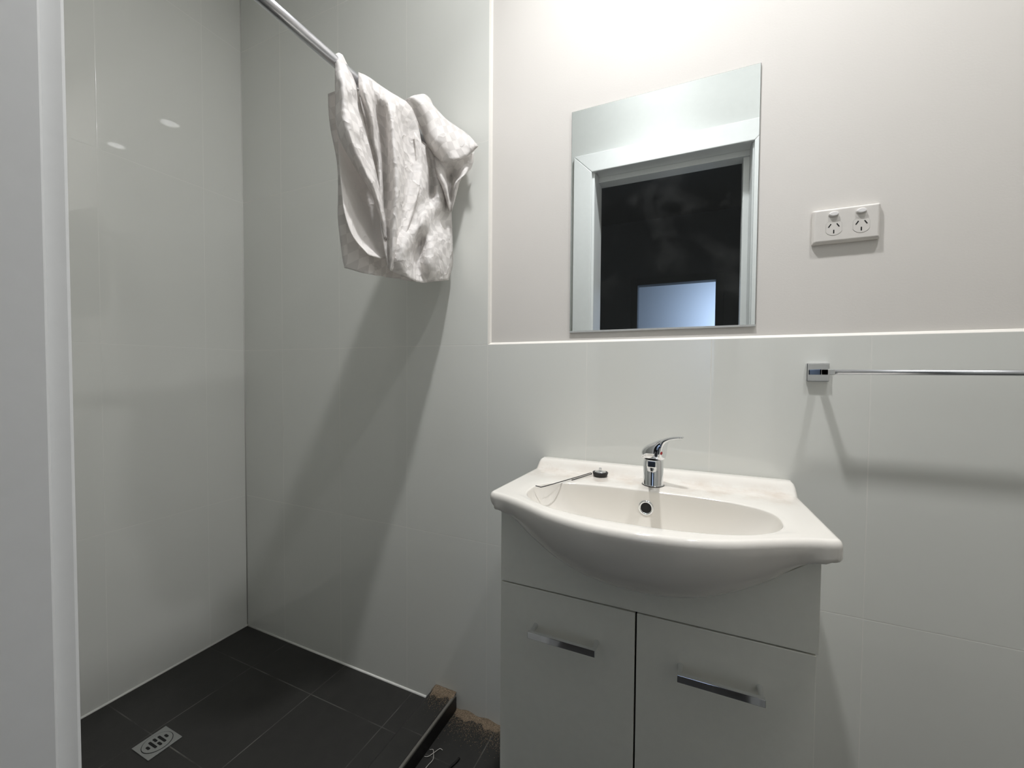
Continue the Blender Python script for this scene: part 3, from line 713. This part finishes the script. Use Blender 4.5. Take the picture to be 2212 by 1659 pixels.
# ------------------------------------------------------------------ plug, wire
PX, PY = 0.356, -0.077
pg = empty('basin_plug', (PX, PY, DECK), 'round black rubber plug with a metal stud lying left of the tap', 'plug')
b = BM(); lathe(b, (PX, PY, DECK), (0, 0, 1), [(0, 0.0150), (0.0015, 0.0165), (0.009, 0.0188), (0.0105, 0.0188), (0.0112, 0.0175), (0.0105, 0.016)], 40); obj('rubber_body', b, M['rubber'], pg, smooth=False, bevel=0.0005)
b = BM(); lathe(b, (PX, PY, DECK + 0.0104), (0, 0, 1), [(0, 0.0145), (0.002, 0.013), (0.0032, 0.006), (0.0036, 0.0052)], 36); obj('metal_cap', b, M['chrome'], pg, smooth=True)
b = BM(); lathe(b, (PX, PY, DECK + 0.0138), (0, 0, 1), [(0, 0.0044), (0.001, 0.0044), (0.001, 0.0034), (0.0065, 0.0034), (0.0072, 0.0026)], 20); obj('stud', b, M['chrome'], pg, bevel=0.0003)
wp = [(0.2455, -0.236, DECK + 0.003), (0.2535, -0.2335, DECK + 0.0012), (0.261, -0.2305, DECK + 0.0012), (0.285, -0.180, DECK + 0.0024), (0.309, -0.125, DECK + 0.0035), (0.3285, -0.076, DECK + 0.0040), (0.3325, -0.0715, DECK + 0.0040), (0.3345, -0.0755, DECK + 0.0034), (0.3315, -0.083, DECK + 0.0030), (0.311, -0.127, DECK + 0.0012), (0.303, -0.146, DECK + 0.0010)]
wpts = spline([Vector(p_) for p_ in wp], 5)
b = BM(); tube(b, wpts, 0.00105, 8); o = obj('bent_wire', b, M['wire'], None, smooth=True)
tag(o, 'thin black bent wire lying over the basin rim beside the plug', 'wire')

# ------------------------------------------------------------------ sand, grit and threads on the floor
b = BM(); nx, ny = 60, 16; g = []
for i in range(nx + 1):
    col = []
    for j in range(ny + 1):
        x = -0.1045 + (0.30) * i / nx; v = j / ny; y = -0.0005 - (0.034 + 0.008 * math.sin(x * 70) + 0.006 * math.sin(x * 190)) * v
        h = 0.010 * (1 - v) ** 3 * (0.7 + 0.3 * math.sin(x * 90 + 1)) + 0.0016 * max(0, random.random() - 0.55 - 0.35 * v) - 0.0006 * v
        col.append(b.verts.new((x, y, h)))
    g.append(col)
for i in range(nx):
    for j in range(ny): b.faces.new((g[i][j], g[i + 1][j], g[i + 1][j + 1], g[i][j + 1]))
for k in range(2600):
    x = random.uniform(-0.104, 0.18); y = -abs(random.gauss(0, 0.034)) - 0.01
    if y < -0.3: continue
    s_ = random.uniform(0.00025, 0.0008); box(b, x - s_, x + s_, y - s_, y + s_, 0.0, s_ * 1.6)
o = obj('sand', b, M['sand'], None, smooth=False); tag(o, 'brown sand drifted along the wall between kerb and cabinet', 'sand', kind='stuff')
b = BM(); g = []
for i in range(21):
    col = []
    for j in range(13):
        x = -0.2 + 0.094 * i / 20; v = j / 12; y = -0.0005 - (0.036 + 0.006 * math.sin(x * 160)) * v
        zk = 0.048 if x > -0.184 else 0.047 - (-0.184 - x) * 1.35
        h = 0.008 * (1 - v) ** 3 + 0.0014 * max(0, random.random() - 0.5 - 0.4 * v) - 0.0006 * v
        col.append(b.verts.new((x, y, zk + h)))
    g.append(col)
for i in range(20):
    for j in range(12): b.faces.new((g[i][j], g[i + 1][j], g[i + 1][j + 1], g[i][j + 1]))
for k in range(700):
    x = random.uniform(-0.18, -0.114); y = -abs(random.gauss(0, 0.028)) - 0.01
    s_ = random.uniform(0.00025, 0.0008); box(b, x - s_, x + s_, y - s_, y + s_, 0.0478, 0.0478 + s_ * 1.6)
o = obj('sand', b, M['sand'], None, smooth=False); tag(o, 'sandy grit on the wall end of the shower kerb', 'sand', kind='stuff')
def thread(pts, r, label, mat='thread', name='thread', cat='thread'):
    q = BM(); tube(q, spline([Vector(p_) for p_ in pts], 5), r, 6); o = obj(name, q, M[mat], None, smooth=True)
    tag(o, label, cat); return o
thread([(-0.099, -0.152, 0.0015), (-0.089, -0.15, 0.004), (-0.081, -0.159, 0.003), (-0.073, -0.173, 0.002), (-0.075, -0.192, 0.003), (-0.078, -0.212, 0.0015)], 0.0008, 'pale curled thread on the dark floor, the one that hooks at its top').__setitem__('group', 'loose threads on the floor')
thread([(-0.065, -0.138, 0.0015), (-0.074, -0.139, 0.003), (-0.080, -0.157, 0.0055), (-0.090, -0.172, 0.003), (-0.100, -0.175, 0.0015)], 0.0008, 'pale straight thread crossing the curled one on the dark floor').__setitem__('group', 'loose threads on the floor')
thread([(-0.009, -0.140, 0.003), (-0.011, -0.153, 0.003), (-0.019, -0.177, 0.003), (-0.026, -0.20, 0.003)], 0.003, 'short black stick on the dark floor beside the cabinet', 'rubber', 'stick', 'stick')
